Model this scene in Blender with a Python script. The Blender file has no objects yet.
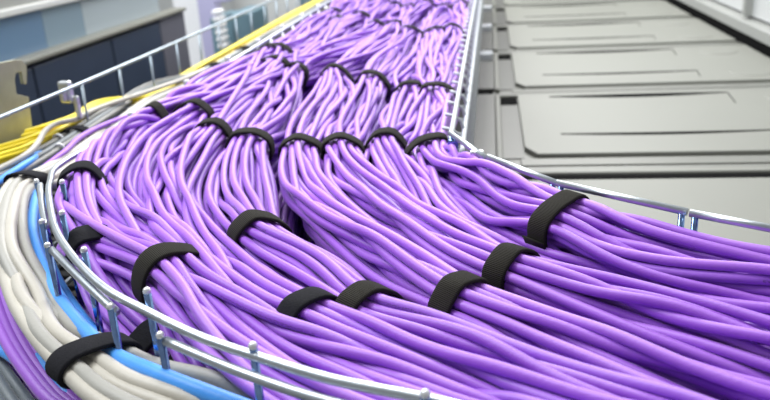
import bpy, bmesh, math, random
import numpy as np
from mathutils import Vector, Matrix
random.seed(4); rng = np.random.default_rng(11)
S = bpy.context.scene; COL = S.collection

# ------------------------------------------------------------------ camera
FPX = 780.0; CAMH = 0.25; RHO = math.radians(3.4)
_Y = np.array([105, 295, -FPX]); _Y /= np.linalg.norm(_Y)
_Z = np.cross([math.cos(RHO), math.sin(RHO), 0], _Y); _Z /= np.linalg.norm(_Z)
if _Z[1] < 0: _Z = -_Z
_X = np.cross(_Y, _Z)
ROT = np.array([_X, _Y, _Z])
cd = bpy.data.cameras.new('camera'); cam = bpy.data.objects.new('camera', cd); COL.objects.link(cam)
cam.matrix_world = Matrix([list(ROT[0]) + [0], list(ROT[1]) + [0], list(ROT[2]) + [CAMH], [0, 0, 0, 1]])
cd.sensor_width = 36; cd.lens = FPX / 770 * 36; cd.clip_start = 0.02
cd.dof.use_dof = True; cd.dof.focus_distance = 0.62; cd.dof.aperture_fstop = 8.5
S.camera = cam

# ------------------------------------------------------------------ world, lights, exposure
S.view_settings.view_transform = 'Standard'; S.view_settings.look = 'None'
S.view_settings.gamma = 1; S.view_settings.use_curve_mapping = False
S.view_settings.exposure = 0.52
w = bpy.data.worlds.new('world'); S.world = w; w.use_nodes = True
bg = w.node_tree.nodes['Background']; bg.inputs[0].default_value = (0.93, 0.96, 1.0, 1); bg.inputs[1].default_value = 0.24

def area(name, loc, target, sx, sy, power, col=(1, 1, 1)):
    l = bpy.data.lights.new(name, 'AREA'); l.shape = 'RECTANGLE'; l.size = sx; l.size_y = sy; l.energy = power; l.color = col
    o = bpy.data.objects.new(name, l); COL.objects.link(o); o.location = loc
    o.rotation_euler = (Vector(target) - Vector(loc)).to_track_quat('-Z', 'Y').to_euler()
    return o
area('ceiling_light_far', (-0.2, 4.4, 2.1), (0, 1.5, 0), 3.0, 1.2, 125)
area('ceiling_light_near', (-0.3, 1.3, 2.3), (-0.1, 1.1, 0), 1.4, 1.2, 30)
area('aisle_fill_light', (-1.9, 1.2, 2.3), (-1.3, 4.2, 0), 1.0, 2.0, 110, (0.9, 0.95, 1))  # unseen fill, added to brighten the column and surfaces across the aisle

def at(px, py, z):
    d = ROT @ np.array([px - 385, 200 - py, -FPX]); t = (z - CAMH) / d[2]
    return Vector((d[0] * t, d[1] * t, z))
def at_x(px, py, x):
    d = ROT @ np.array([px - 385, 200 - py, -FPX]); t = x / d[0]
    return Vector((x, d[1] * t, CAMH + d[2] * t))

# ------------------------------------------------------------------ materials
def mat(name, col, rough=0.5, metal=0.0, spec=0.5, noise=0.0, nscale=60, bump=0.0, bscale=200, coat=0.0, ramp=None):
    m = bpy.data.materials.new(name); m.use_nodes = True; nt = m.node_tree; b = nt.nodes['Principled BSDF']
    b.inputs['Base Color'].default_value = (*col, 1); b.inputs['Roughness'].default_value = rough
    b.inputs['Metallic'].default_value = metal; b.inputs['Specular IOR Level'].default_value = spec
    b.inputs['Coat Weight'].default_value = coat
    tc = nt.nodes.new('ShaderNodeTexCoord')
    if noise:
        n = nt.nodes.new('ShaderNodeTexNoise'); n.inputs['Scale'].default_value = nscale; n.inputs['Detail'].default_value = 4
        nt.links.new(tc.outputs['Object'], n.inputs['Vector'])
        r = nt.nodes.new('ShaderNodeMix'); r.data_type = 'RGBA'
        r.inputs['A'].default_value = (*[c * (1 - noise) for c in col], 1)
        r.inputs['B'].default_value = (*[min(1, c * (1 + noise)) for c in col], 1)
        nt.links.new(n.outputs['Fac'], r.inputs['Factor']); nt.links.new(r.outputs['Result'], b.inputs['Base Color'])
    if bump:
        n = nt.nodes.new('ShaderNodeTexNoise'); n.inputs['Scale'].default_value = bscale; n.inputs['Detail'].default_value = 3
        nt.links.new(tc.outputs['Object'], n.inputs['Vector'])
        bp = nt.nodes.new('ShaderNodeBump'); bp.inputs['Strength'].default_value = bump; bp.inputs['Distance'].default_value = 0.001
        nt.links.new(n.outputs['Fac'], bp.inputs['Height']); nt.links.new(bp.outputs['Normal'], b.inputs['Normal'])
    return m

def cable_mat(name, col, rough=0.48, printed=False, spec=0.6):
    """Matt PVC jacket; the printed variant carries a broken line of tiny dark characters along its length."""
    m = mat(name, col, rough, spec=spec, noise=0.06, nscale=25, bump=0.25, bscale=350)
    nt = m.node_tree; b = nt.nodes['Principled BSDF']
    b.inputs['Sheen Weight'].default_value = 0.22; b.inputs['Sheen Roughness'].default_value = 0.4
    if printed:
        uv = nt.nodes.new('ShaderNodeTexCoord'); sep = nt.nodes.new('ShaderNodeSeparateXYZ'); nt.links.new(uv.outputs['UV'], sep.inputs[0])
        def math_(op, a, bb):
            k = nt.nodes.new('ShaderNodeMath'); k.operation = op
            for i, v in enumerate((a, bb)):
                if isinstance(v, (int, float)): k.inputs[i].default_value = v
                else: nt.links.new(v, k.inputs[i])
            return k.outputs[0]
        # uv.x metres along the cable, uv.y turn around it
        band = math_('COMPARE', sep.outputs['Y'], 0.22); band.node.inputs[2].default_value = 0.045
        word = math_('LESS_THAN', math_('FRACT', math_('MULTIPLY', sep.outputs['X'], 4.0), 0), 0.36)
        nz = nt.nodes.new('ShaderNodeTexNoise'); nz.inputs['Scale'].default_value = 1.0
        sc = nt.nodes.new('ShaderNodeVectorMath'); sc.operation = 'MULTIPLY'; sc.inputs[1].default_value = (900, 40, 0)
        nt.links.new(uv.outputs['UV'], sc.inputs[0]); nt.links.new(sc.outputs[0], nz.inputs['Vector'])
        ch = math_('GREATER_THAN', nz.outputs['Fac'], 0.5)
        f = math_('MULTIPLY', math_('MULTIPLY', band, word), ch); f = math_('MULTIPLY', f, 0.75)
        mx = nt.nodes.new('ShaderNodeMix'); mx.data_type = 'RGBA'
        src = b.inputs['Base Color'].links[0].from_socket
        nt.links.new(src, mx.inputs['A']); mx.inputs['B'].default_value = (0.06, 0.03, 0.1, 1)
        nt.links.new(f, mx.inputs['Factor']); nt.links.new(mx.outputs['Result'], b.inputs['Base Color'])
    return m

PURPLE = [cable_mat('purple_jacket', (0.34, 0.105, 0.64)), cable_mat('purple_jacket_light', (0.375, 0.13, 0.67)),
          cable_mat('purple_jacket_deep', (0.295, 0.08, 0.58)), cable_mat('purple_jacket_printed', (0.33, 0.11, 0.65), printed=True)]
M_WHITE = cable_mat('ivory_jacket', (0.50, 0.47, 0.40)); M_GREY = cable_mat('grey_jacket', (0.17, 0.165, 0.15))
M_MGREY = cable_mat('slate_jacket', (0.13, 0.15, 0.16)); M_BLUE = cable_mat('blue_jacket', (0.06, 0.36, 1.0)); M_YEL = cable_mat('yellow_jacket', (0.95, 0.76, 0.005))
M_PALE = cable_mat('pale_grey_jacket', (0.36, 0.35, 0.31))
M_STEEL = mat('zinc_steel', (0.50, 0.54, 0.57), 0.4, 1.0, noise=0.12, nscale=90, bump=0.2, bscale=120)
M_BLUEREFL = mat('zinc_steel_blue_reflections', (0.22, 0.34, 0.78), 0.12, 1.0, noise=0.75, nscale=110)  # blue reflections tinted into the steel's base colour, streaked by noise
M_CLIP = mat('galvanised_clip', (0.7, 0.72, 0.72), 0.35, 0.9, noise=0.1)
M_RAIL = mat('dull_zinc_steel', (0.33, 0.38, 0.42), 0.45, 1.0, noise=0.12, nscale=90)
M_TIP = mat('cut_wire_end', (0.85, 0.86, 0.86), 0.35, 0.6, noise=0.05)
M_CAB = mat('cabinet_grey', (0.19, 0.193, 0.166), 0.55, 0.0, noise=0.03, nscale=5, bump=0.05, bscale=400)
M_CABD = mat('cabinet_plate_grey', (0.11, 0.11, 0.098), 0.42, 0.2, noise=0.06, nscale=8)
M_CABM = mat('cabinet_rim_grey', (0.14, 0.142, 0.122), 0.4, 0.1, noise=0.04, nscale=9)
M_BLACK = mat('black_gap', (0.006, 0.006, 0.006), 1.0, spec=0.05, noise=0.2)
M_DARK = mat('black_plastic', (0.02, 0.02, 0.022), 0.5, noise=0.3, nscale=20)
M_BAR = mat('white_steel', (0.55, 0.58, 0.60), 0.35, noise=0.03)
M_NAVY = mat('navy_panel', (0.042, 0.058, 0.095), 0.35, noise=0.2, nscale=4)
M_LEDGE = mat('beige_ledge', (0.2, 0.2, 0.17), 0.45, noise=0.15, nscale=10)
M_OLIVE = mat('galvanised_bracket', (0.30, 0.30, 0.20), 0.4, 0.35, noise=0.25, nscale=30)
M_WALL = mat('pale_wall', (0.62, 0.63, 0.61), 0.6, noise=0.04, nscale=3)
M_FRAME = mat('grey_frame', (0.3, 0.305, 0.285), 0.5, noise=0.05, nscale=12)
M_TEAL = mat('teal_housing', (0.12, 0.2, 0.24), 0.4, noise=0.15, nscale=14)
M_MAUVE = mat('mauve_panel', (0.42, 0.40, 0.58), 0.5, noise=0.08, nscale=6)
M_WPLAS = mat('white_plastic', (0.8, 0.8, 0.8), 0.45, noise=0.05)

def strap_mat():
    m = mat('hook_and_loop_black', (0.016, 0.015, 0.013), 0.9, spec=0.2)
    nt = m.node_tree; b = nt.nodes['Principled BSDF']
    uv = nt.nodes.new('ShaderNodeTexCoord')
    wv = nt.nodes.new('ShaderNodeTexWave'); wv.wave_type = 'BANDS'; wv.bands_direction = 'X'
    wv.inputs['Scale'].default_value = 260; wv.inputs['Distortion'].default_value = 0.6; wv.inputs['Detail'].default_value = 1
    nt.links.new(uv.outputs['UV'], wv.inputs['Vector'])
    r = nt.nodes.new('ShaderNodeMix'); r.data_type = 'RGBA'
    r.inputs['A'].default_value = (0.012, 0.011, 0.010, 1); r.inputs['B'].default_value = (0.036, 0.033, 0.024, 1)
    nt.links.new(wv.outputs['Fac'], r.inputs['Factor']); nt.links.new(r.outputs['Result'], b.inputs['Base Color'])
    bp = nt.nodes.new('ShaderNodeBump'); bp.inputs['Strength'].default_value = 0.8; bp.inputs['Distance'].default_value = 0.0008
    nt.links.new(wv.outputs['Fac'], bp.inputs['Height']); nt.links.new(bp.outputs['Normal'], b.inputs['Normal'])
    return m
M_STRAP = strap_mat()
M_FELT = mat('black_felt_loop', (0.012, 0.012, 0.015), 0.95, spec=0.2, noise=0.4, nscale=300, bump=0.6, bscale=700)

# ------------------------------------------------------------------ helpers
def link(name, me, m, parent=None, smooth=True):
    me.materials.append(m)
    if smooth: me.polygons.foreach_set('use_smooth', [True] * len(me.polygons))
    o = bpy.data.objects.new(name, me); COL.objects.link(o)
    if parent: o.parent = parent
    return o
def tag(o, label=None, cat=None, group=None, kind=None):
    if label: o['label'] = label
    if cat: o['category'] = cat
    if group: o['group'] = group
    if kind: o['kind'] = kind
    return o
def empty(name, loc=(0, 0, 0)):
    o = bpy.data.objects.new(name, None); o.empty_display_size = 0.02; COL.objects.link(o); o.location = loc
    return o
def obj(name, bm, m, parent=None, smooth=False, bevel=0):
    me = bpy.data.meshes.new(name); bm.to_mesh(me); bm.free()
    o = link(name, me, m, parent, smooth)
    if parent: o.matrix_parent_inverse = Matrix.Translation(-Vector(parent.location))
    if bevel:
        b = o.modifiers.new('bevel', 'BEVEL'); b.width = bevel; b.segments = 2; b.limit_method = 'ANGLE'
    return o
def box(bm, x0, x1, y0, y1, z0, z1, rot=None):
    v = [bm.verts.new((x, y, z)) for z in (z0, z1) for y in (y0, y1) for x in (x0, x1)]
    for f in ((0, 2, 3, 1), (4, 5, 7, 6), (0, 1, 5, 4), (2, 6, 7, 3), (0, 4, 6, 2), (1, 3, 7, 5)):
        bm.faces.new([v[i] for i in f])
    return v
def prism(bm, pts, z0, z1):
    a = [bm.verts.new((x, y, z0)) for x, y in pts]; b = [bm.verts.new((x, y, z1)) for x, y in pts]
    n = len(pts); bm.faces.new(a[::-1]); bm.faces.new(b)
    for i in range(n): bm.faces.new((a[i], a[(i + 1) % n], b[(i + 1) % n], b[i]))
def smooth_path(P, step):
    """Catmull-Rom through the points, resampled at even steps."""
    P = np.array(P, float); Q = np.vstack([2 * P[0] - P[1], P, 2 * P[-1] - P[-2]]); out = []
    for i in range(1, len(Q) - 2):
        a, b, c, d = Q[i - 1:i + 3]; n = max(2, int(np.linalg.norm(c - b) / step * 2))
        for k in range(n):
            t = k / n; out.append(0.5 * (2 * b + (c - a) * t + (2 * a - 5 * b + 4 * c - d) * t * t + (3 * b - a - 3 * c + d) * t ** 3))
    out.append(P[-1]); out = np.array(out)
    L = np.r_[0, np.cumsum(np.linalg.norm(np.diff(out, axis=0), axis=1))]; n = max(2, int(L[-1] / step) + 1)
    s = np.linspace(0, L[-1], n)
    return np.stack([np.interp(s, L, out[:, k]) for k in range(3)], 1)
def tube_mesh(name, P, r, sides=10, cap=True):
    P = np.asarray(P, float); n = len(P)
    T = np.gradient(P, axis=0); T /= np.linalg.norm(T, axis=1)[:, None] + 1e-12
    up = np.array([0, 0, 1.0])
    if abs(T[0] @ up) > 0.9: up = np.array([0, 1.0, 0])
    N = np.zeros_like(P); v = up - (up @ T[0]) * T[0]; N[0] = v / np.linalg.norm(v)
    for i in range(1, n):
        v = N[i - 1] - (N[i - 1] @ T[i]) * T[i]; N[i] = v / np.linalg.norm(v)
    B = np.cross(T, N); a = np.linspace(0, 2 * math.pi, sides, endpoint=False)
    V = P[:, None] + r * (np.cos(a)[None, :, None] * N[:, None] + np.sin(a)[None, :, None] * B[:, None])
    V = V.reshape(-1, 3); i = np.arange(n - 1)[:, None] * sides; k = np.arange(sides)[None]; k2 = (k + 1) % sides
    F = np.stack([i + k, i + k2, i + sides + k2, i + sides + k], -1).reshape(-1, 4)
    me = bpy.data.meshes.new(name); nf = len(F)
    loops = F.ravel(); starts = np.arange(nf) * 4; tot = np.full(nf, 4)
    if cap:
        loops = np.r_[loops, np.arange(sides)[::-1], (n - 1) * sides + np.arange(sides)]
        starts = np.r_[starts, nf * 4, nf * 4 + sides]; tot = np.r_[tot, sides, sides]; 
    me.vertices.add(len(V)); me.vertices.foreach_set('co', V.ravel())
    me.loops.add(len(loops)); me.loops.foreach_set('vertex_index', loops.astype(np.int32))
    me.polygons.add(len(starts)); me.polygons.foreach_set('loop_start', starts.astype(np.int32)); me.polygons.foreach_set('loop_total', tot.astype(np.int32))
    me.update(calc_edges=True)
    L = np.r_[0, np.cumsum(np.linalg.norm(np.diff(P, axis=0), axis=1))]
    uvl = me.uv_layers.new(name='UVMap')
    ii = np.repeat(np.arange(n - 1), sides); kk = np.tile(np.arange(sides), n - 1)
    U = np.stack([L[ii], L[ii], L[ii + 1], L[ii + 1]], 1); W = np.stack([kk, kk + 1, kk + 1, kk], 1) / sides
    uv = np.stack([U, W], -1).reshape(-1, 2)
    if cap: uv = np.vstack([uv, np.zeros((2 * sides, 2))])
    uvl.data.foreach_set('uv', uv.ravel())
    me.validate()
    return me
def rod(name, P, r, m, parent=None, sides=12, step=0.01, smoothp=True):
    P = smooth_path(P, step) if smoothp and len(P) > 2 else np.array([list(p) for p in P])
    o = link(name, tube_mesh(name, P, r, sides), m, parent)
    return o
def structure(o): o['kind'] = 'structure'; return o

# ------------------------------------------------------------------ setting: floor, wall, window panes
bm = bmesh.new(); box(bm, -6, 4, -1.5, 9, -2.25, -2.2); structure(obj('floor', bm, M_CABM))
bm = bmesh.new(); box(bm, -6, 4, 7.2, 7.3, -2.2, 3.0); structure(obj('wall_back', bm, M_WALL))

# glazed partition along the far edge of the grey cabinets
XP = 0.775
bm = bmesh.new(); box(bm, XP, XP + 0.05, -0.5, 6.5, -0.21, -0.165); structure(obj('trim_1', bm, M_BLACK))
bm = bmesh.new(); box(bm, XP - 0.004, XP + 0.05, -0.5, 6.5, -0.165, -0.13); structure(obj('trim_2', bm, M_FRAME, bevel=0.003))
M_PANE = mat('frosted_pane', (0.55, 0.56, 0.55), 0.3, noise=0.03, nscale=2)
seamY = [0.178 + 0.586 * k for k in range(11)]
for k, y in enumerate(seamY):
    y0 = y + 0.1
    bm = bmesh.new(); box(bm, XP + 0.035, XP + 0.045, y0 + 0.012, y0 + 0.574, -0.12, 1.4)
    wdo = structure(obj('window_%d' % (k + 1), bm, M_PANE))
    bm = bmesh.new(); box(bm, XP + 0.01, XP + 0.06, y0 - 0.012, y0 + 0.012, -0.12, 1.4); obj('mullion', bm, M_FRAME, wdo)
    bm = bmesh.new(); box(bm, XP + 0.028, XP + 0.034, y0 + 0.012, y0 + 0.07, -0.12, 1.4); obj('inner_strip', bm, M_FRAME, wdo)

# ------------------------------------------------------------------ cabinets
def slot_bm(bm, x0, x1, y, thick, z, right=0.1, bow=0.008):
    """Dark lens-shaped opening under the lifted edge of the cover, with a cut running back at its right end."""
    n = 20; top = []; bot = []
    for i in range(n + 1):
        t = i / n; x = x0 + (x1 - x0) * t; b = math.sin(math.pi * t)
        top.append((x, y - bow * b + 0.002 + thick * b * 0.5)); bot.append((x, y - bow * b - 0.002 - thick * b * 0.5))
    prism(bm, bot + top[::-1], z - 0.002, z + 0.0006)
    prism(bm, [(x1, y - 0.002), (x1 + 0.002, y + 0.001), (x1 - 0.008, y - right), (x1 - 0.0095, y - right)], z - 0.002, z + 0.0006)
ORD = ['grey server cabinet top lowest in the photo, plain strip beside the front cable bundle',
       'grey server cabinet top just behind the kink of the wire rail, slotted cover',
       'second grey server cabinet top with slotted cover behind the rail kink',
       'third grey server cabinet top with slotted cover behind the rail kink',
       'fourth grey server cabinet top with slotted cover behind the rail kink',
       'fifth grey server cabinet top behind the rail kink, at the upper edge of the photo',
       'farthest grey server cabinet top of the row, hazy at the top edge of the photo']
ZT = -0.19
for k in range(7):
    y0 = 0.764 + 0.586 * k; y1 = y0 + 0.586          # near and far edge
    c = empty('server_cabinet', (0.2, y0 + 0.29, -2.2))
    tag(c, ORD[k], 'server cabinet', 'row of server cabinets')
    bm = bmesh.new(); box(bm, -0.36, 0.77, y0 + 0.006, y1 - 0.002, -2.2, ZT - 0.008); obj('body', bm, M_CABM, c, bevel=0.003)
    bm = bmesh.new(); box(bm, 0.052, 0.768, y0 + 0.008, y0 + 0.05, ZT - 0.008, ZT - 0.003)
    box(bm, -0.36, 0.768, y1 - 0.03, y1 - 0.006, ZT - 0.008, ZT - 0.001); obj('rim', bm, M_CABM, c, bevel=0.002)
    if k == 0:
        bm = bmesh.new(); box(bm, -0.36, 0.766, y0 + 0.05, y1 - 0.085, ZT - 0.008, ZT + 0.002); obj('cover_panel', bm, M_CAB, c, bevel=0.003)
        bm = bmesh.new(); prism(bm, [(0.02, y1 - 0.084), (0.766, y1 - 0.084), (0.766, y1 - 0.062)] + [(0.766 - 0.037 * i, y1 - 0.062 + 0.0 * i) for i in range(1, 20)], ZT - 0.004, ZT + 0.001)
        obj('gap', bm, M_BLACK, c)  # solid black strip standing in for the shadow between the cabinets
        bm = bmesh.new(); box(bm, -0.2, 0.766, y1 - 0.055, y1 - 0.036, ZT - 0.008, ZT + 0.004); obj('edge_strip', bm, M_CAB, c, bevel=0.003)
        continue
    # raised main cover with a chamfered near left corner
    bm = bmesh.new(); prism(bm, [(0.062, y0 + 0.11), (0.085, y0 + 0.062), (0.762, y0 + 0.062), (0.762, y1 - 0.035), (0.062, y1 - 0.035)], ZT - 0.008, ZT + 0.002)
    cov = obj('cover_panel', bm, M_CAB, c, bevel=0.002)
    bm = bmesh.new(); slot_bm(bm, 0.137, 0.541, y1 - 0.068, 0.026, ZT + 0.0025); obj('slot', bm, M_BLACK, cov)
    bm = bmesh.new(); slot_bm(bm, 0.137, 0.535, y1 - 0.395, 0.011, ZT + 0.0025, right=0.075); obj('slot', bm, M_BLACK, cov)
    for yy in (y1 - 0.13, y1 - 0.43):
        bm = bmesh.new(); bmesh.ops.create_cone(bm, cap_ends=True, segments=40, radius1=0.052, radius2=0.050, depth=0.0016)
        bmesh.ops.translate(bm, verts=bm.verts, vec=(0.66, yy, ZT + 0.0026)); obj('knockout', bm, M_CAB, cov)
    # recess beside it: dark opening and a sunken floor
    bm = bmesh.new(); box(bm, 0.021, 0.060, y1 - 0.105, y1 - 0.045, ZT - 0.0079, ZT - 0.0035); obj('cable_opening', bm, M_BLACK, c)
    bm = bmesh.new(); box(bm, 0.021, 0.060, y0 + 0.06, y1 - 0.106, ZT - 0.0079, ZT - 0.006); obj('recess_floor', bm, M_CABD, c)
    bm = bmesh.new(); box(bm, 0.009, 0.020, y0 + 0.03, y1 - 0.035, ZT - 0.0079, ZT + 0.003); obj('edge_strip', bm, M_CAB, c, bevel=0.002)
    bm = bmesh.new(); box(bm, -0.34, 0.008, y0 + 0.05, y1 - (0.02 if k == 1 else 0.16), ZT - 0.0079, ZT + 0.001); obj('side_plate', bm, M_CABD, c, bevel=0.002)
    if k > 1:
        bm = bmesh.new(); box(bm, -0.30, 0.004, y1 - 0.12, y1 - 0.06, ZT - 0.0079, ZT + 0.016); obj('bright_bar', bm, M_BAR, c, bevel=0.004)
        bm = bmesh.new(); box(bm, -0.34, 0.004, y0 + 0.02, y0 + 0.048, ZT - 0.0079, ZT - 0.004); obj('gap', bm, M_BLACK, c)
# nearest cabinet, under the crossing bundle
c = empty('server_cabinet', (0.2, 0.47, -2.2)); tag(c, 'grey server cabinet hidden beneath the front purple bundles', 'server cabinet', 'row of server cabinets')
bm = bmesh.new(); box(bm, -0.36, 0.77, 0.19, 0.76, -2.2, ZT - 0.008); obj('body', bm, M_CABM, c, bevel=0.003)
bm = bmesh.new(); box(bm, -0.34, 0.766, 0.21, 0.74, ZT - 0.008, ZT + 0.001); obj('cover_panel', bm, M_CAB, c, bevel=0.003)

# black cable duct running beneath the narrow lane
duct = empty('cable_duct', (-0.66, 1.5, -0.3))
tag(duct, 'black plastic duct lying beneath the grey, white and blue cables at the lower left', 'cable duct')
bm = bmesh.new(); box(bm, -0.95, -0.365, 0.1, 6.0, -0.36, -0.2); obj('base', bm, M_DARK, duct)
bm = bmesh.new()
for i in range(180): box(bm, -0.94, -0.37, 0.12 + i * 0.03, 0.135 + i * 0.03, -0.2, -0.193)
obj('ribbed_cover', bm, M_DARK, duct)
bm = bmesh.new(); box(bm, -0.93, -0.38, 0.2, 5.9, -2.2, -0.36); obj('support', bm, M_DARK, duct)

# ------------------------------------------------------------------ purple pile: shared stations across the lane
I_ = np.array([(-.05, 3.6), (-.05, .97), (-.05, .87), (-.034, .80), (-.010, .75), (.02, .705), (.06, .655), (.11, .61), (.17, .57), (.24, .535), (.34, .50), (.46, .475)])
O_ = np.array([(-.455, 3.6), (-.455, .99), (-.455, .87), (-.44, .72), (-.395, .60), (-.31, .487), (-.20, .405), (-.09, .345), (.03, .305), (.15, .27), (.28, .235), (.42, .21)])
def cr(P, ts):
    out = []; n = len(P)
    for t in ts:
        i = min(int(t), n - 2); u = t - i; b, c_ = P[i], P[i + 1]; a = P[max(i - 1, 0)]; d = P[min(i + 2, n - 1)]
        if i <= 1: out.append(b + (c_ - b) * u); continue
        out.append(0.5 * (2 * b + (c_ - a) * u + (2 * a - 5 * b + 4 * c_ - d) * u * u + (3 * b - a - 3 * c_ + d) * u ** 3))
    return np.array(out)
ts = np.r_[np.linspace(0, 1, 132, endpoint=False), np.linspace(1, 2, 6, endpoint=False), np.linspace(2, 11, 92)]
IP, OP = cr(I_, ts), cr(O_, ts); NS = len(ts)
mid = (IP + OP) / 2; ARC = np.r_[0, np.cumsum(np.linalg.norm(np.diff(mid, axis=0), axis=1))]
DIR = OP - IP; WID = np.linalg.norm(DIR, axis=1); DIR /= WID[:, None]
def to_station(x, y):
    d = np.array([x, y]) - IP; a = (d * DIR).sum(1); perp = DIR[:, 0] * d[:, 1] - DIR[:, 1] * d[:, 0]
    sc = np.abs(perp) + 10 * np.clip(-a - .05, 0, 1) + 10 * np.clip(a - .6, 0, 1)
    k = int(np.argmin(sc)); return k, a[k]
RC = 0.0040
# bundle: cable count, way points (px, py, z of top, strap?), read off the photograph on the pile's own height
def W_(*a): return a
BUN = [
 dict(n=27, far=[(.035, 0)], w=[(440,90,0,1),(430,143,0,1),(482,166,.006,0),(562,205,.014,1),(680,236,.008,0),(770,254,.004,0)]),
 dict(n=22, far=[(.075, 0)], w=[(415,85,0,1),(382,137,0,1),(420,180,-.004,0),(480,214,-.008,0),(545,240,-.012,0),(660,270,-.01,0),(770,295,-.01,0)]),
 dict(n=22, far=[(.125, 0)], w=[(370,75,.004,1),(343,140,0,1),(378,190,0,0),(430,225,0,0),(508,254,0,1),(640,293,0,0),(770,325,0,0)]),
 dict(n=22, far=[(.175, 0)], w=[(330,70,.0,1),(300,142,0,1),(325,190,0,0),(390,245,0,0),(457,288,0,1),(600,335,0,0),(770,385,0,0)]),
 dict(n=22, far=[(.22, 0)], w=[(290,67,.0,1),(250,135,.005,1),(226,172,.004,0),(238,200,.004,0),(256,222,.004,1),(300,258,0,0),(365,295,0,1),(480,345,0,0),(600,390,0,0)]),
 dict(n=22, far=[(.27, .01)], w=[(275,50,.01,1),(215,127,.012,1),(175,170,.01,0),(190,215,.004,0),(245,262,0,0),(312,304,0,1),(420,350,0,0),(530,395,0,0)]),
 dict(n=22, far=[(.32, .01)], w=[(190,105,.014,1),(140,160,.015,0),(150,205,.01,0),(210,265,.0,0),(290,318,-.004,0),(400,375,-.004,0),(460,400,-.004,0)]),
 dict(n=29, far=[(.365, .012)], w=[(137,113,.013,1),(116,160,.004,0),(128,212,.006,0),(174,260,.004,1),(250,318,-.006,0),(350,370,-.008,0),(430,405,-.008,0)]),
 dict(n=17, far=[(.385, -.035)], w=[(112,134,.0,0),(80,167,.028,1),(72,200,.014,0),(88,232,.008,1),(125,300,-.028,0),(150,335,-.035,1),(190,360,-.045,1),(260,392,-.05,0)]),
]
ORDN = ['the first bundle from the inner wire rail', 'the second bundle from the inner wire rail', 'the third bundle from the inner wire rail',
        'the fourth bundle from the inner wire rail', 'the middle bundle of the pile', 'the fourth bundle from the outer curved rail',
        'the third bundle from the outer curved rail', 'the second bundle from the outer curved rail', 'the low bundle hugging the outer curved rail']
def smooth1(v, n=3):
    for _ in range(n):
        v = np.r_[v[0], (v[:-2] + 2 * v[1:-1] + v[2:]) / 4, v[-1]]
    return v
def hexpack(n, r):
    pts = []
    for i in range(-6, 7):
        for j in range(-6, 7): pts.append((2 * r * (i + j / 2) + .3 * r, 2 * r * j * .866 + .2 * r))
    pts.sort(key=lambda p: (p[0] / 1.12) ** 2 + (p[1] / .9) ** 2); P = np.array(pts[:n]); return P - P.mean(0)
far_rows = [1.72, 2.12, 2.55, 3.0]
straps = []                                   # (bundle, station, row)
CX = []; TGT = []; STIFF = []; BID = []; UNDER = []
def noise_s(amp, wl):
    """smooth random walk along the lane"""
    n = int(ARC[-1] / wl) + 3; v = rng.normal(0, 1, n); x = np.linspace(0, ARC[-1], n)
    y = np.interp(ARC, x, v); return amp * smooth1(y, 14)
for b, B in enumerate(BUN):
    ks, aa, zz, st = [], [], [], []
    for j, (px, py, z, s) in enumerate(B['w']):
        p = at(px, py, z); k, a = to_station(p.x, p.y)
        ks.append(k); aa.append(a); zz.append(z - 0.021); 
        if s: st.append((k, None))
    order = np.argsort(ks); ks = np.array(ks)[order]; aa = np.array(aa)[order]; zz = np.array(zz)[order]
    fa, fz = B['far'][0]
    k1 = int(np.argmin(abs(IP[:, 1] - (IP[ks[0], 1] + .5)))) if IP[ks[0], 1] < 2.6 else 0
    k2 = 0
    KS = np.r_[k2, k1, ks]; AA = np.r_[fa, fa, aa]; ZZ = np.r_[fz - .019, fz - .019, zz]
    o = np.argsort(KS); KS, AA, ZZ = KS[o], AA[o], ZZ[o]
    ca = smooth1(np.interp(np.arange(NS), KS, AA), 10); cz = smooth1(np.interp(np.arange(NS), KS, ZZ), 10)
    rowk = sorted([k for k, _ in st], reverse=True)
    for i, y in enumerate(far_rows):
        yy = y + 0.9 * max(0, fa - .1) * 1.2 + rng.normal(0, .05)
        if yy > IP[ks[0], 1] + 0.25 and b != 8: rowk.append(int(np.argmin(abs(IP[:, 1] - yy))))
    if b in (6, 7): rowk.append(int(np.argmin(abs(IP[:, 1] - (1.33 + .12 * (b - 6))))))
    rowk = sorted(set(rowk), reverse=True)
    for k in rowk: straps.append([b, k])
    tight = np.zeros(NS)
    for k in rowk: tight = np.maximum(tight, np.exp(-((ARC - ARC[k]) / 0.028) ** 2))
    nearstrap = np.zeros(NS)
    for k in rowk: nearstrap = np.maximum(nearstrap, np.exp(-((ARC - ARC[k]) / 0.06) ** 2))
    pk = hexpack(B['n'], RC * 1.02)
    ph = noise_s(0.9, .35); farfac = np.clip((ARC[-1] - ARC - .75) / .5, 0.0, 1)
    dr = noise_s(0.012, .3) * (1 - nearstrap)
    for c_ in range(B['n']):
        dph = noise_s(0.5, .25) * (1 - nearstrap)
        an = ph + dph; e = 1 + 0.42 * (1 - nearstrap) * (0.7 + .5 * farfac)
        x = (pk[c_, 0] * np.cos(an) - pk[c_, 1] * np.sin(an)) * e * (1 + .25 * (1 - nearstrap))
        z = (pk[c_, 0] * np.sin(an) + pk[c_, 1] * np.cos(an)) * e * (1 - .12 * (1 - nearstrap))
        amp = 0.007 + .012 * farfac
        x = x + noise_s(1, .15) * amp * (1 - nearstrap); z = z + noise_s(1, .13) * amp * .7 * (1 - nearstrap)
        CX.append(np.stack([ca + dr + x, cz + z + .005 * nearstrap], 1)); STIFF.append(0.03 + 0.45 * tight + .06 * nearstrap); BID.append(b)
NB = len(CX)
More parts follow.
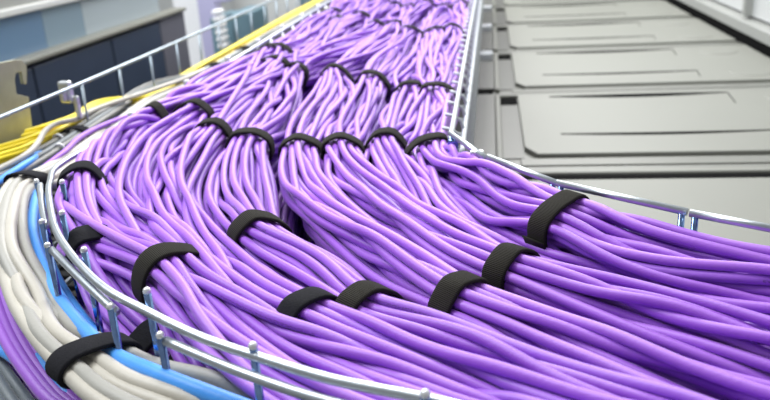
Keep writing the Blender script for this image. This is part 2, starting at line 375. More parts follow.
# lower layer: loose single cables, and beneath those the uncountable rest
for j in range(48):
    base = .02 + .36 * (j + .5) / 48
    x = base + noise_s(.02, .4) + noise_s(.006, .15); z = -0.062 + noise_s(.006, .2) + (0.012 if j % 2 else -.006)
    sc = WID / .405
    CX.append(np.stack([x * sc, z], 1)); STIFF.append(np.full(NS, .03)); BID.append(9)
X = np.array(CX); T0 = X.copy(); ST = np.array(STIFF)[:, :, None]; NC = len(X)
LIM = np.minimum(WID - 0.006, 0.52)
D = 2 * RC * 1.03
for it in range(90):
    if it % 6 == 0:
        Pi = []; Pj = []; Pk = []
        iu, ju = np.triu_indices(NC, 1)
        for k in range(NS):
            d2 = (X[iu, k, 0] - X[ju, k, 0]) ** 2 + (X[iu, k, 1] - X[ju, k, 1]) ** 2
            m_ = d2 < (D * 1.9) ** 2; Pi.append(iu[m_]); Pj.append(ju[m_]); Pk.append(np.full(m_.sum(), k))
        Pi = np.concatenate(Pi); Pj = np.concatenate(Pj); Pk = np.concatenate(Pk); fi = Pi * NS + Pk; fj = Pj * NS + Pk
    X += ST * (T0 - X) * (0.6 if it < 60 else .35)
    X[:, :, 1] -= 0.00012
    X[:, 1:-1] += 0.22 * (X[:, :-2] + X[:, 2:] - 2 * X[:, 1:-1])
    for sub in range(2):
        F = X.reshape(-1, 2); d = F[fi] - F[fj]; L = np.sqrt((d ** 2).sum(1)) + 1e-9
        m_ = L < D; push = (0.5 * (D - L[m_]) / L[m_])[:, None] * d[m_] * .8
        acc = np.zeros_like(F)
        for c_ in (0, 1):
            acc[:, c_] += np.bincount(fi[m_], push[:, c_], len(F)); acc[:, c_] -= np.bincount(fj[m_], push[:, c_], len(F))
        F += np.clip(acc, -.003, .003); X = F.reshape(NC, NS, 2)
    X[:, :, 0] = np.clip(X[:, :, 0], 0.008, None)
    X[:, :, 1] = np.maximum(X[:, :, 1], -.108)
    over = X[:, :, 0] - LIM[None]; X[:, :, 0] = np.where((over > 0), LIM[None] + over * .0, X[:, :, 0])
def world_path(i):
    p = IP + DIR * X[i, :, 0:1]; P = np.concatenate([p, X[i, :, 1:2]], 1)
    L = np.r_[0, np.cumsum(np.linalg.norm(np.diff(P, axis=0), axis=1))]; n = int(L[-1] / .011)
    s = np.linspace(0, L[-1], n); Q = np.stack([np.interp(s, L, P[:, k]) for k in range(3)], 1)
    for _ in range(2): Q[1:-1] = (Q[:-2] + 2 * Q[1:-1] + Q[2:]) / 4
    return Q
PATHS = [world_path(i) for i in range(NC)]
for i in range(NC):
    b = BID[i]
    q = PATHS[i]
    o = link('network_cable', tube_mesh('network_cable', q, RC, 8), PURPLE[3] if i % 9 == 4 else PURPLE[int(rng.integers(0, 3))])
    if b < 9: tag(o, 'purple network cable strapped into ' + ORDN[b], 'network cable', 'purple cables of ' + ORDN[b])
    else: tag(o, 'loose purple network cable in the lower layer, glimpsed through gaps between the strapped bundles', 'network cable', 'loose purple cables of the lower layer')
# deepest layer
def join_tubes(name, paths, r, m, sides=6):
    bm = bmesh.new()
    for p in paths:
        me = tube_mesh('t', p, r, sides); bm.from_mesh(me); bpy.data.meshes.remove(me)
    return obj(name, bm, m, smooth=True)
deep = []
for j in range(70):
    a = (.02 + .37 * (j + .5) / 70) * WID / .405 ; z = np.full(NS, -.088 - .012 * (j % 2) ) + noise_s(.003, .3)
    P = np.concatenate([IP + DIR * (a + noise_s(.006, .3))[:, None], z[:, None]], 1); deep.append(P[::2])
tag(join_tubes('network_cables', deep, RC, PURPLE[2]), 'mass of purple network cables at the bottom of the tray', 'network cables', kind='stuff')

# ------------------------------------------------------------------ straps
def hull(pts):
    pts = sorted(set(map(tuple, pts)))
    def half(ps):
        h = []
        for p in ps:
            while len(h) > 1 and (h[-1][0] - h[-2][0]) * (p[1] - h[-2][1]) - (h[-1][1] - h[-2][1]) * (p[0] - h[-2][0]) <= 0: h.pop()
            h.append(p)
        return h
    a = half(pts); b = half(pts[::-1]); return a[:-1] + b[:-1]
def loop_around(pts, r, n=56):
    """Closed outline lying snugly around discs of radius r."""
    big = []
    for p in pts:
        for a in np.linspace(0, 2 * math.pi, 14, endpoint=False): big.append((p[0] + r * math.cos(a), p[1] + r * math.sin(a)))
    H = np.array(hull(big)); H = np.vstack([H, H[:1]])
    L = np.r_[0, np.cumsum(np.linalg.norm(np.diff(H, axis=0), axis=1))]; s = np.linspace(0, L[-1], n, endpoint=False)
    Q = np.stack([np.interp(s, L, H[:, k]) for k in (0, 1)], 1)
    for _ in range(5): Q = (np.roll(Q, 1, 0) + 2 * Q + np.roll(Q, -1, 0)) / 4
    c = Q.mean(0); Q = c + (Q - c) * (1 + .0009 / np.linalg.norm(Q - c, axis=1)[:, None])
    return Q, L[-1]
def band(name, C, T, U, V, loop, length, w, th, m, parent=None, closed=True, lift=None):
    """Strap: rectangle swept around the loop in the plane (U, V), width along T."""
    n = len(loop); bm = bmesh.new(); uvl = bm.loops.layers.uv.new('UVMap'); rings = []
    nx = np.roll(loop, -1, 0) - np.roll(loop, 1, 0); nx /= np.linalg.norm(nx, axis=1)[:, None]; nor = np.stack([nx[:, 1], -nx[:, 0]], 1)
    for i in range(n):
        off = lift[i] if lift is not None else 0
        ring = []
        for (du, dt) in ((0, -.5), (th * .8, -.5), (th, -.42), (th, .42), (th * .8, .5), (0, .5)):
            q = loop[i] + nor[i] * (du + off); ring.append(bm.verts.new(Vector(C) + Vector(U) * q[0] + Vector(V) * q[1] + Vector(T) * (dt * w)))
        rings.append(ring)
    m_ = 6; N = n if closed else n - 1
    for i in range(N):
        a, b = rings[i], rings[(i + 1) % n]
        for k in range(m_):
            f = bm.faces.new((a[k], b[k], b[(k + 1) % m_], a[(k + 1) % m_]))
            for lp, (uu, vv) in zip(f.loops, ((i, k), (i + 1, k), (i + 1, k + 1), (i, k + 1))): lp[uvl].uv = (uu / n * length, vv / 6)
    if not closed: bm.faces.new(rings[0][::-1]); bm.faces.new(rings[-1])
    bmesh.ops.recalc_face_normals(bm, faces=bm.faces)
    return obj(name, bm, m, parent, smooth=True)
def strap(paths, centre, w, label, group=None, m=M_STRAP, r=RC, tail=None):
    c0 = np.array(centre); cr_ = []; tan = []
    for p in paths:
        k = int(np.argmin(((p - c0) ** 2).sum(1))); k = min(max(k, 1), len(p) - 2); t = p[k + 1] - p[k - 1]; tan.append(t / np.linalg.norm(t)); cr_.append(p[k])
    T = np.mean(tan, 0); T /= np.linalg.norm(T); C = np.mean(cr_, 0)
    pts = []; 
    for p in paths:
        d = (p - C) @ T; k = np.where((d[:-1] * d[1:] <= 0))[0]
        if len(k) == 0: continue
        k = k[np.argmin(((p[k] - C) ** 2).sum(1))]; f = d[k] / (d[k] - d[k + 1] + 1e-12); pts.append(p[k] + (p[k + 1] - p[k]) * f - C)
    U = np.cross(T, [0, 0, 1.0]); U /= np.linalg.norm(U); V = np.cross(U, T)
    P2 = np.array([(q @ U, q @ V) for q in pts])
    loop, ln = loop_around(P2, r + .0008)
    s = band('cable_strap', C, T, U, V, loop, ln, w, .0028, m)
    tag(s, label, 'cable strap', group)
    if tail is not None:                      # loose end lying over the band
        ang = np.arctan2(loop[:, 1], loop[:, 0]); i0 = int(np.argmin(abs(ang - tail))); idx = [(i0 + k) % len(loop) for k in range(9)]
        lp = loop[idx]; lift = np.r_[.0018, .0018, .0018, .0018, .0018, .0022, .003, .004, .0055]
        # open strip: normals need neighbours along the strip only
        ext = np.vstack([lp]); n = len(ext)
        g = np.gradient(ext, axis=0); g /= np.linalg.norm(g, axis=1)[:, None]; nor = np.stack([g[:, 1], -g[:, 0]], 1)
        bm = bmesh.new(); uvl = bm.loops.layers.uv.new('UVMap'); R_ = []
        for i in range(n):
            ring = []
            for (du, dt) in ((0, -.56), (.0016, -.56), (.0016, .56), (0, .56)):
                q = ext[i] + nor[i] * (du + lift[i]); ring.append(bm.verts.new(Vector(C) + Vector(U) * q[0] + Vector(V) * q[1] + Vector(T) * (dt * w)))
            R_.append(ring)
        for i in range(n - 1):
            for k in range(4):
                f = bm.faces.new((R_[i][k], R_[i + 1][k], R_[i + 1][(k + 1) % 4], R_[i][(k + 1) % 4]))
                for q_, (uu, vv) in zip(f.loops, ((i, k), (i + 1, k), (i + 1, k + 1), (i, k + 1))): q_[uvl].uv = (uu / 56 * ln, vv / 4)
        bm.faces.new(R_[0][::-1]); bm.faces.new(R_[-1]); bmesh.ops.recalc_face_normals(bm, faces=bm.faces)
        obj('strap_end', bm, m, s, smooth=True)
    return s
ROWN = ['nearest the camera', 'second from the camera', 'third from the camera', 'fourth from the camera', 'fifth from the camera', 'sixth from the camera', 'seventh from the camera', 'eighth from the camera']
byb = {}
for b, k in straps: byb.setdefault(b, []).append(k)
for b, kk in byb.items():
    paths = [PATHS[i] for i in range(NC) if BID[i] == b]
    for r_, k in enumerate(sorted(kk, reverse=True)):
        c_ = np.mean([np.r_[IP[k] + DIR[k] * X[i, k, 0], X[i, k, 1]] for i in range(NC) if BID[i] == b], 0)
        near = ARC[-1] - ARC[k] < .62
        felt = (b == 5 and r_ == 0) or b == 8
        strap(paths, c_, .020 if near else .023, 'black hook-and-loop strap around %s, %s' % (ORDN[b], ROWN[r_]), 'straps around the purple bundles',
              m=M_FELT if felt else M_STRAP, tail={0: -.9, 2: -1.0, 3: -1.1, 4: -.9, 7: -1.2}.get(b) if near and r_ == 0 else None)

# ------------------------------------------------------------------ narrow lane of mixed cables on the left
def mixed(name, label, P, r, m, group=None, cat='network cable'):
    P = [tuple(p) if len(p) == 3 and abs(p[0]) < 5 and not isinstance(p, list) else p for p in P]
    Q = smooth_path([list(at(*p)) if isinstance(p, list) else p for p in P], .012)
    o = link(name, tube_mesh(name, Q, r, 10), m); tag(o, label, cat, group); return Q
LN = []
grp = {}
# yellow fibre cords along the far left rail
ypaths = []
for j in range(9):
    dx = .008 * (j % 3); dz = .005 * (j // 3) + rng.uniform(-.001, .001); u = 3.2 * (j % 3) - 1.5 * (j // 3)
    P = [(-.646 + dx + rng.uniform(-.003, .003), y, -.056 + dz + .003 * math.sin(3 * y + j)) for y in (3.4, 2.6, 2.1, 1.7, 1.4)]
    P += [[x, y + u * f, -.05 + dz] for x, y, f in ((98, 104, .8), (75, 118, 1), (50, 129, 1.6), (24, 139, 2.4), (0, 146, 2.6), (-40, 158, 3), (-120, 180, 3))]
    ypaths.append(mixed('fibre_cord', 'thin yellow fibre cord lying along the left wire rail', P, .0034, M_YEL, 'yellow fibre cords', 'fibre cord'))
gp = []
for j, (dx, dz, m, r) in enumerate([(0, 0, M_GREY, .0044), (.011, .003, M_MGREY, .0044), (.022, 0, M_GREY, .0044), (.006, -.009, M_GREY, .004), (.017, -.009, M_MGREY, .004)]):
    u = dx * 520
    P = [(-.598 + dx + .003 * math.sin(5 * y + j), y, -.042 + dz) for y in (3.4, 2.7, 2.1, 1.6)]
    P += [[x, y + u * f, -.048 + dz] for x, y, f in ((150, 84, .55), (112, 106, .7), (75, 129, .8), (48, 145, 1), (22, 158, 1.2), (0, 168, 1.4), (-50, 188, 1.5), (-140, 220, 1.6))]
    gp.append(mixed('network_cable', 'dark grey cable in the flat bunch between yellow cords and white cables', P, r, m, 'dark grey cables of the narrow lane'))
# white cable climbing over the grey ones at the strap
mixed('network_cable', 'ivory cable rising over the dark grey bunch beside the yellow cords', [(-.585, 2.6, -.04), (-.59, 1.9, -.04), (-.598, 1.5, -.038), [104, 106, -.035], [76, 119, -.03], [58, 123, -.028], [45, 131, -.03], [37, 144, -.032], [24, 156, -.034], [-10, 174, -.04], [-60, 198, -.045]], .004, M_WHITE)
for j, px in enumerate((42, 55, 108)):
    pass
wl = []
for j, (dx, dz, m) in enumerate([(0, 0, M_WHITE), (.009, .003, M_PALE), (.018, -.002, M_WHITE), (.027, .002, M_WHITE), (.012, -.008, M_PALE), (.036, -.004, M_PALE)]):
    P = [(-.545 + dx + .003 * math.sin(4 * y + 2 * j), y, -.05 + dz) for y in (3.4, 2.6, 2.0, 1.6)] + [[158 + 4 * j, 95 + 1.5 * j, -.05 + dz], [114 + 4 * j, 124 + 2 * j, -.048 + dz], [72 + 3.5 * j, 153 + 2.4 * j, -.044 + dz], [38 + 3.5 * j, 172 + 2.4 * j, -.038 + dz]] + [[14 + 4 * j, 181 + j, -.035 + dz]]
    # then they dive beneath the strap and sweep around outside the curved rail
    v = [0, 4, -5, 5, -4, 3][j]; tail = [[4.3 * j + v * .5, 203, -.022 + dz], [5.6 * j - v, 245, -.022 + dz + .0015 * v], [9 + 7.6 * j + v, 290, -.026 + dz - .001 * v], [32 + 8.4 * j - v * .6, 332 - 1.0 * j, -.026 + dz], [73 + 8.5 * j, 378 - 6.5 * j, -.022 + dz], [104 + 9.5 * j, 404 - 8 * j, -.018 + dz], [165 + 14 * j, 438 - 10 * j, -.02 + dz], [250 + 8 * j, 490 - 8 * j, -.05 + dz]]
    wl.append(mixed('network_cable', '%s cable of the bunch sweeping round outside the curved wire rail' % ('ivory' if m is M_WHITE else 'pale grey'), P + tail, .0055, m, '%s cables outside the curved rail' % ('ivory' if m is M_WHITE else 'pale grey')))
# purple and blue cables left of and under the white bunch
mixed('network_cable', 'purple cable running between the ivory cables and the blue cable in the narrow lane', [(-.50, 3.2, -.055), (-.505, 2.2, -.055), (-.53, 1.5, -.05), [104, 125, -.038], [62, 154, -.036], [25, 182, -.045], [-20, 215, -.06]], .004, PURPLE[0])
mixed('network_cable', 'blue cable ending its visible run beside the black strap at the left edge', [(-.57, 1.25, -.075), (-.58, 1.05, -.068), [45, 153, -.05], [32, 160, -.042], [10, 174, -.042], [-25, 198, -.05]], .0045, M_BLUE)
mixed('network_cable', 'blue cable second at the left edge, just under the thicker blue one', [(-.56, 1.2, -.08), [48, 165, -.06], [20, 178, -.055], [-20, 203, -.06]], .004, M_BLUE)
bp = []
bp.append(mixed('network_cable', 'blue cable between the ivory bunch and the curved wire rail', [[42, 172, -.06], [36, 195, -.042], [32, 228, -.034], [43, 265, -.032], [66, 308, -.03], [108, 350, -.022], [160, 375, -.012], [232, 403, -.012], [330, 440, -.02]], .0055, M_BLUE))
mixed('network_cable', 'second blue cable running beneath the ivory bunch near the rail', [[46, 180, -.06], [42, 225, -.05], [54, 270, -.05], [82, 316, -.05], [116, 348, -.05], [170, 384, -.06], [260, 424, -.065]], .0042, M_BLUE)
mixed('network_cable', 'purple cable emerging right of the ivory bunch beside the rail feet', [[36, 190, -.055], [28, 222, -.05], [40, 262, -.062], [62, 290, -.062], [92, 325, -.06], [130, 360, -.065], [190, 396, -.07], [280, 440, -.07]], .0042, PURPLE[0])
for j in range(4):
    mixed('network_cable', 'purple cable at the far left, below the ivory bunch', [[14 - 5 * j, 200, -.05 - .003 * j], [0 - 7 * j, 236, -.048 - .003 * j], [8 - 8 * j, 280, -.05], [24 - 8 * j, 328, -.055], [52 - 8 * j, 374, -.06], [92 - 8 * j, 412, -.065], [180, 440 + 5 * j, -.07]], .0052, PURPLE[j % 3], 'purple cables left of the ivory bunch')
for j in range(3):
    mixed('network_cable', 'blue cable crossing under the ivory bunch at the lower left corner', [[-30 - 12 * j, 304 + 10 * j, -.066], [2 - 6 * j, 328 + 8 * j, -.06 - .006 * j], [32 - 4 * j, 350 + 8 * j, -.058 - .006 * j], [54 - 2 * j, 376 + 8 * j, -.058 - .006 * j], [80, 412 + 10 * j, -.066], [130, 470, -.075]], .0045, M_BLUE, 'blue cables at the lower left corner')
for j in range(3):
    mixed('network_cable', 'slate grey cable in the extreme lower left corner', [[-40 - 8 * j, 326 + 14 * j, -.085], [-6 - 6 * j, 356 + 10 * j, -.085], [12 - 6 * j, 380 + 12 * j, -.085], [30 - 6 * j, 404 + 12 * j, -.085], [80, 470, -.06]], .0048, M_MGREY, 'slate grey cables at the corner')
for j in range(5):
    mixed('network_cable', 'purple cable deep down at the lower left corner', [[-30, 318 + 9 * j, -.11], [20, 350 + 9 * j, -.105], [60, 366 + 9 * j, -.105], [110, 378 + 9 * j, -.11], [200, 410 + 9 * j, -.12]], .0037, PURPLE[j % 3], 'deep purple cables at the lower left corner')

for j in range(3):
    mixed('network_cable', 'blue cable showing between the outer wire rail and the purple bundles far back', [(-.449 + .004 * j, y, -.012 - .009 * j) for y in (3.4, 2.6, 2.0, 1.6, 1.2, 1.0)], .0042, M_BLUE, 'blue cables along the outer rail')
def cpt(px, py, z): return np.array(at(px, py, z))
strap(wl + bp, cpt(100, 362, -.025), .025, 'wide black felt strap around the ivory and blue cables at the bottom left', m=M_FELT, r=.006)
strap(wl, cpt(22, 186, -.045), .02, 'black felt strap around the ivory bunch at the left edge', m=M_FELT, r=.006)
strap(gp, cpt(76, 131, -.045), .02, 'black strap around the grey cables nearest the galvanised bracket', 'straps on the grey cables', m=M_FELT, r=.0045)
strap(gp, cpt(184, 68, -.042), .026, 'black strap around the grey cables, second along the yellow cords', 'straps on the grey cables', m=M_FELT, r=.0045)
strap(gp, cpt(224, 52, -.042), .03, 'black strap around the grey cables, farthest along the yellow cords', 'straps on the grey cables', m=M_FELT, r=.0045)
# thin white ties round single cables
for px, py, src, lab in ((36, 142, gp[0], 'white cable tie on the dark grey cables beside the yellow cords, nearest the left edge'), (44, 150, gp[2], 'white cable tie on the dark grey cables near the blue cable')):
    strap([src], src[int(np.argmin(((src - cpt(px, py, -.05)) ** 2).sum(1)))], .004, lab, 'white cable ties', m=M_WPLAS, r=.0044)

# ------------------------------------------------------------------ wire trays
WR = 0.0031
tray = empty('wire_cable_tray', (-.25, 1.2, -.12)); tag(tray, 'galvanised wire basket tray curving right and carrying the purple cables', 'cable tray')
# inner side, straight run: a pair of rods and short cut wire ends
def par(o): o.matrix_parent_inverse = Matrix.Translation(-Vector(o.parent.location)); return o
par(rod('top_wire', [(-.036, 3.5, .018), (-.040, 2.2, .018), (-.044, .81, .018)], WR, M_BAR, tray))
par(rod('top_wire', [(-.024, 3.5, -.004), (-.028, 2.2, -.004), (-.033, .83, -.004)], WR, M_BAR, tray))
for i in range(40):
    y = .86 + .062 * i
    if i < 40: par(rod('upright_wire', [(-.031, y, -.12), (-.033, y, -.01), (-.043 , y, .012), (-.056, y, .016)], .0022, M_BAR, tray, 8))
# kinked inner segments
segs = [((450, 133, .022), (484, 157, .018)), ((488, 157, .02), (556, 183, .018)), ((557, 183, .02), (687, 212, .018)), ((690, 213, .02), (800, 234, .018)), ((800, 235, .018), (960, 262, .016)), ((962, 263, .016), (1150, 290, .016))]
for a, b in segs:
    A, B_ = at(*a), at(*b); par(rod('top_wire', [A, B_], WR, M_STEEL, tray, 14))
    Ao = A + Vector((.006, .01, -.034)); Bo = B_ + Vector((.006, .01, -.034)); par(rod('lower_wire', [Ao, Bo], WR * .9, M_BLUEREFL, tray, 12))
    for P in (A, B_):
        d = (B_ - A).normalized() * (.004 if P is A else -.004)
        par(rod('upright_wire', [P + d + Vector((0, 0, .001)), P + d + Vector((0, 0, -.14))], .0026, M_BLUEREFL, tray, 10))
# coupling clip at the kink
p = at(453, 141, .016)
bm = bmesh.new(); box(bm, p.x - .006, p.x + .006, p.y - .003, p.y + .003, p.z - .026, p.z + .002); par(obj('coupling_clip', bm, M_BLUEREFL, tray, bevel=.002))
p = at(477, 153, .018)
bm = bmesh.new(); box(bm, p.x - .007, p.x + .007, p.y - .004, p.y + .004, p.z - .012, p.z + .003); par(obj('coupling_clip', bm, M_CLIP, tray, bevel=.002))
# outer side
lane = [(-.463, 3.5, .014), (-.463, 2.2, .014), (-.463, 1.2, .012)]
r1 = [[62, 163, .012], [50, 182, .015], [50, 205, .018], [60, 238, .02], [98, 283, .02], [150, 313, .02], [200, 337, .02], [252, 355, .02], [330, 379, .02], [428, 399, .02], [520, 420, .02], [700, 450, .02]]
par(rod('top_wire', lane + [(-.460, .90, .012)] + [list(at(*p)) for p in r1], WR, M_STEEL, tray, 14))
lw = [(-.475, 3.5, -.012), (-.475, 2.0, -.012), (-.475, 1.0, -.012), (-.470, .80, -.012)]
par(rod('lower_wire', lw, WR, M_STEEL, tray, 12))
for P in ([[40, 185, .012], [42, 205, .012], [46, 226, .012]], [[52, 250, .014], [80, 278, .014], [116, 312, .012]], [[166, 341, .012], [240, 372, .012], [330, 402, .012], [460, 432, .012]]):
    Q = [at(*q) for q in P]
    par(rod('top_wire', Q, WR, M_STEEL, tray, 14))
    for q in (Q[0], Q[-1]):
        par(rod('upright_wire', [q + Vector((-.003, 0, .004)), q + Vector((-.003, 0, -.12))], .0025, M_BLUEREFL, tray, 12))
        bm = bmesh.new(); bmesh.ops.create_uvsphere(bm, u_segments=12, v_segments=8, radius=.0028); bmesh.ops.translate(bm, verts=bm.verts, vec=q + Vector((-.003, 0, .004)))
        obj('wire_tip', bm, M_TIP, tray, smooth=True)
for px, py in ((62, 182), (62, 213), (84, 250), (147, 291), (253, 346), (425, 394)):
    q = at(px, py, .026); par(rod('upright_wire', [q, q + Vector((0, 0, -.13))], .0025, M_BLUEREFL, tray, 12))
    bm = bmesh.new(); bmesh.ops.create_uvsphere(bm, u_segments=12, v_segments=8, radius=.0028); bmesh.ops.translate(bm, verts=bm.verts, vec=q); obj('wire_tip', bm, M_TIP, tray, smooth=True)
# low wires seen through the wall
for P in ([[66, 240, -.05], [84, 282, -.05], [104, 322, -.05], [152, 352, -.05]], [[56, 300, -.075], [90, 330, -.075], [160, 372, -.075], [260, 408, -.075]]):
    par(rod('lower_wire', [list(at(*q)) for q in P], .0028, M_STEEL, tray, 12))
for i in range(24):
    y = .95 + .1 * i; par(rod('upright_wire', [(-.469, y, -.12), (-.469, y, .012)], .0024, M_CLIP, tray, 8))
    if i % 2 == 0:
        bm = bmesh.new(); box(bm, -.474, -.464, y - .004, y + .004, .008, .022); obj('wire_tip', bm, M_TIP, tray, bevel=.002)
# floor grid
bm = bmesh.new()
for k in range(0, NS, 5):
    me = tube_mesh('t', np.array([[*IP[k], -.118], [*OP[k], -.118]]), .0024, 6); bm.from_mesh(me); bpy.data.meshes.remove(me)
for u in np.linspace(0, 1, 8):
    P = np.concatenate([IP + (OP - IP) * u, np.full((NS, 1), -.1225)], 1); me = tube_mesh('t', P, .0024, 6); bm.from_mesh(me); bpy.data.meshes.remove(me)
par(obj('floor_grid', bm, M_STEEL, tray, smooth=True))

side = empty('wire_cable_tray', (-.62, 1.6, -.12)); tag(side, 'narrow galvanised wire tray along the left, carrying yellow, grey and white cables', 'cable tray')
par(rod('top_wire', [(-.648, 3.6, .02), (-.646, 2.0, .02), (-.648, 1.2, .02), (-.66, .7, .02)], .0029, M_RAIL, side, 12))
par(rod('lower_wire', [(-.655, 3.6, -.06), (-.655, 2.0, -.06), (-.655, .7, -.06)], .003, M_RAIL, side, 12))
for i in range(20):
    y = 1.16 + .135 * i; par(rod('upright_wire', [(-.648, y, .02), (-.652, y, -.12)], .0022, M_RAIL, side, 10))
bm = bmesh.new()
for i in range(26): box(bm, -.65, -.48, .8 + .1 * i, .805 + .1 * i, -.125, -.12)
for x in (-.64, -.6, -.56, -.52, -.485): box(bm, x, x + .004, .7, 3.5, -.13, -.125)
par(obj('floor_grid', bm, M_STEEL, side))
q = at(68, 100, .0)
bm = bmesh.new(); box(bm, q.x - .010, q.x + .010, q.y - .006, q.y + .006, -.004, .03); c1 = par(obj('rail_clamp', bm, M_CLIP, side, bevel=.003))
bm = bmesh.new(); box(bm, q.x - .004, q.x + .004, q.y - .016, q.y - .006, .0, .016); box(bm, q.x + .010, q.x + .018, q.y - .004, q.y + .004, -.03, .006); par(obj('clamp_bolt', bm, M_CLIP, side, bevel=.002))

# galvanised bracket at the left edge
br = empty('steel_bracket', (-.74, 1.02, -.2)); tag(br, 'upright galvanised steel bracket with a notch, standing at the left edge', 'bracket')
A = at_x(30, 60, -.72); 
bmx = bmesh.new()
prof = []
for px, py in ((-25, 68), (14, 60), (22, 60), (27, 66), (27, 84), (24, 84), (22, 72), (16, 73), (15, 80), (17, 94), (29, 97), (33, 132), (34, 190), (-25, 205)):
    a_ = at_x(px, py, -.72) if px > -99 else None
    prof.append(a_)
# the plate faces the lane: build in its own plane with real thickness
nrm = Vector((1, 0, 0)); f1 = [bmx.verts.new(p) for p in prof]; f2 = [bmx.verts.new(p - nrm * .006) for p in prof]
bmx.faces.new(f1); bmx.faces.new(f2[::-1])
for i in range(len(prof)): bmx.faces.new((f1[i], f2[i], f2[(i + 1) % len(prof)], f1[(i + 1) % len(prof)]))
bmesh.ops.recalc_face_normals(bmx, faces=bmx.faces); par(obj('plate', bmx, M_OLIVE, br, bevel=.001))
zb = min(p.z for p in prof)

# ------------------------------------------------------------------ across the aisle
XN = -1.25
t0 = at_x(28, 65, XN); t1 = at_x(160, 25, XN); t2 = at_x(185, 18, XN); zt = (t0.z + t1.z) / 2
cab = empty('equipment_cabinet', (XN - .3, 2.4, -2.2)); tag(cab, 'long navy blue equipment cabinet with beige top ledge across the aisle', 'cabinet')
ys = [t0.y - .9, t0.y + .02, (t0.y * .45 + t1.y * .55), t1.y]
for a, b in zip(ys[:-1], ys[1:]):
    bm = bmesh.new(); box(bm, XN - .045, XN, a + .004, b - .004, -2.2, zt); par(obj('front_panel', bm, M_NAVY, cab, bevel=.004))
bm = bmesh.new(); box(bm, XN - .045, XN - .002, t1.y + .004, t2.y, -2.2, zt + .01); par(obj('end_panel', bm, mat('grey_end_panel', (.13, .13, .16), .5, noise=.1, nscale=5), cab, bevel=.004))
bm = bmesh.new(); box(bm, XN - .05, XN + .012, ys[0], t2.y, zt + .012, zt + .026); par(obj('top_ledge', bm, M_LEDGE, cab, bevel=.004))

# glazed screen behind it; its blue-to-grey reflection is stepped in the pane colours
XG = XN - .03; z1 = at_x(0, 18, XG).z; z2 = at_x(100, -3, XG).z; zg = (z1 + z2) / 2
M_BLUEG = bpy.data.materials.new('glazing_reflection_blue'); M_BLUEG.use_nodes = True
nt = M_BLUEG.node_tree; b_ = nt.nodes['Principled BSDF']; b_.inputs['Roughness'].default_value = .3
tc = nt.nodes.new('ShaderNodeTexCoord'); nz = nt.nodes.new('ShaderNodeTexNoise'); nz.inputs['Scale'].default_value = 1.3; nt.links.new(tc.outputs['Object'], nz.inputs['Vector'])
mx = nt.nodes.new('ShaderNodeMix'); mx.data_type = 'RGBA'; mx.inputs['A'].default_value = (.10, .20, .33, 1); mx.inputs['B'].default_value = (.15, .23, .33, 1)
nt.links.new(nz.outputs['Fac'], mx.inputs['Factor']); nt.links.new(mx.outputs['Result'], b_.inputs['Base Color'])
M_GREYG = mat('glazing_reflection_grey', (.38, .44, .47), .3, noise=.1, nscale=2)
yA = at_x(0, 40, XG).y; yB = at_x(48, 25, XG).y; yC = at_x(163, 10, XG).y
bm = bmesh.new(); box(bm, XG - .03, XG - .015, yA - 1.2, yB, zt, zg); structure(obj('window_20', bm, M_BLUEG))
yM = at_x(88, 20, XG).y
bm = bmesh.new(); box(bm, XG - .03, XG - .015, yB + .002, yM, zt, zg); structure(obj('window_21', bm, mat('glazing_reflection_mid', (.22, .30, .36), .3, noise=.12, nscale=2)))
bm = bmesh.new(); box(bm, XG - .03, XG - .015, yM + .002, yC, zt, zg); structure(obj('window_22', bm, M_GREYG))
bm = bmesh.new(); box(bm, XG - .04, XG, yA - 1.2, yC, zg, zg + .02); structure(obj('trim_3', bm, M_WALL, bevel=.004))
bm = bmesh.new(); box(bm, XG - .06, XG - .02, yA - 1.2, yC, zg + .02, zg + .5); structure(obj('wall_left', bm, M_FRAME))
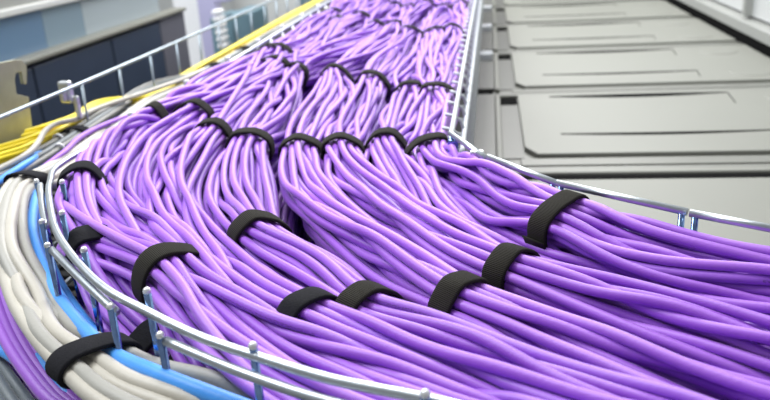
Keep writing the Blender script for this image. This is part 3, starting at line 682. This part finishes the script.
# white column and things beyond the cabinet end
def slab(name, x, px0, px1, py0, py1, th, m, label, cat, group=None):
    a = at_x(px0, py1, x); b = at_x(px1, py0, x)
    return a, b
def upright(name, Y, px0, px1, ytop_px, zbot, th, m, label=None, cat=None, parent=None, bev=.01):
    d0 = ROT @ np.array([px0 - 385, 200 - ytop_px, -FPX]); d1 = ROT @ np.array([px1 - 385, 200 - ytop_px, -FPX])
    x0 = d0[0] / d0[1] * Y; x1 = d1[0] / d1[1] * Y; z = CAMH + d0[2] / d0[1] * Y
    bm = bmesh.new(); box(bm, x0, x1, Y, Y + th, zbot, z); o = obj(name, bm, m, parent, bevel=bev)
    if label: tag(o, label, cat)
    return o, x0, x1, z
o, *_ = upright('column', 4.6, 163, 190, -60, -2.2, .25, M_WPLAS); tag(o, 'white square column beyond the end of the navy cabinet', 'column')
o, *_ = upright('door_panel', 4.3, 188, 207, -60, -2.2, .1, M_MAUVE); tag(o, 'pale violet door panel just right of the white column', 'panel')
rk = empty('patch_cabinet', (-1.5, 3.6, -2.2)); tag(rk, 'dark teal patch cabinet with white clips beyond the left wire rail', 'cabinet')
upright('housing', 3.7, 209, 232, 18, -2.2, .3, M_TEAL, parent=rk)[0]
upright('housing', 3.6, 230, 250, 13, -2.2, .3, M_TEAL, parent=rk)[0]
upright('top_tray', 3.65, 212, 228, 3, .06, .2, M_MAUVE, parent=rk)
for i in range(6):
    Y = 3.6; d = ROT @ np.array([222 + 1.2 * i - 385, 200 - (10 + 6.5 * i), -FPX]); x = d[0] / d[1] * Y; z = CAMH + d[2] / d[1] * Y
    bm = bmesh.new(); box(bm, x - .018, x + .018, Y - .1, Y - .02, z - .01, z + .01); obj('white_clip', bm, M_WPLAS, rk, bevel=.004)
o, *_ = upright('low_partition', 5.4, 226, 318, -40, -2.2, .1, M_WALL); tag(o, 'pale partition beyond the far end of the wire trays', 'partition')
o, *_ = upright('equipment_box', 4.2, 297, 311, -25, -2.2, .3, M_TEAL); tag(o, 'dark teal equipment box at the top edge behind the outer bundles', 'equipment box')
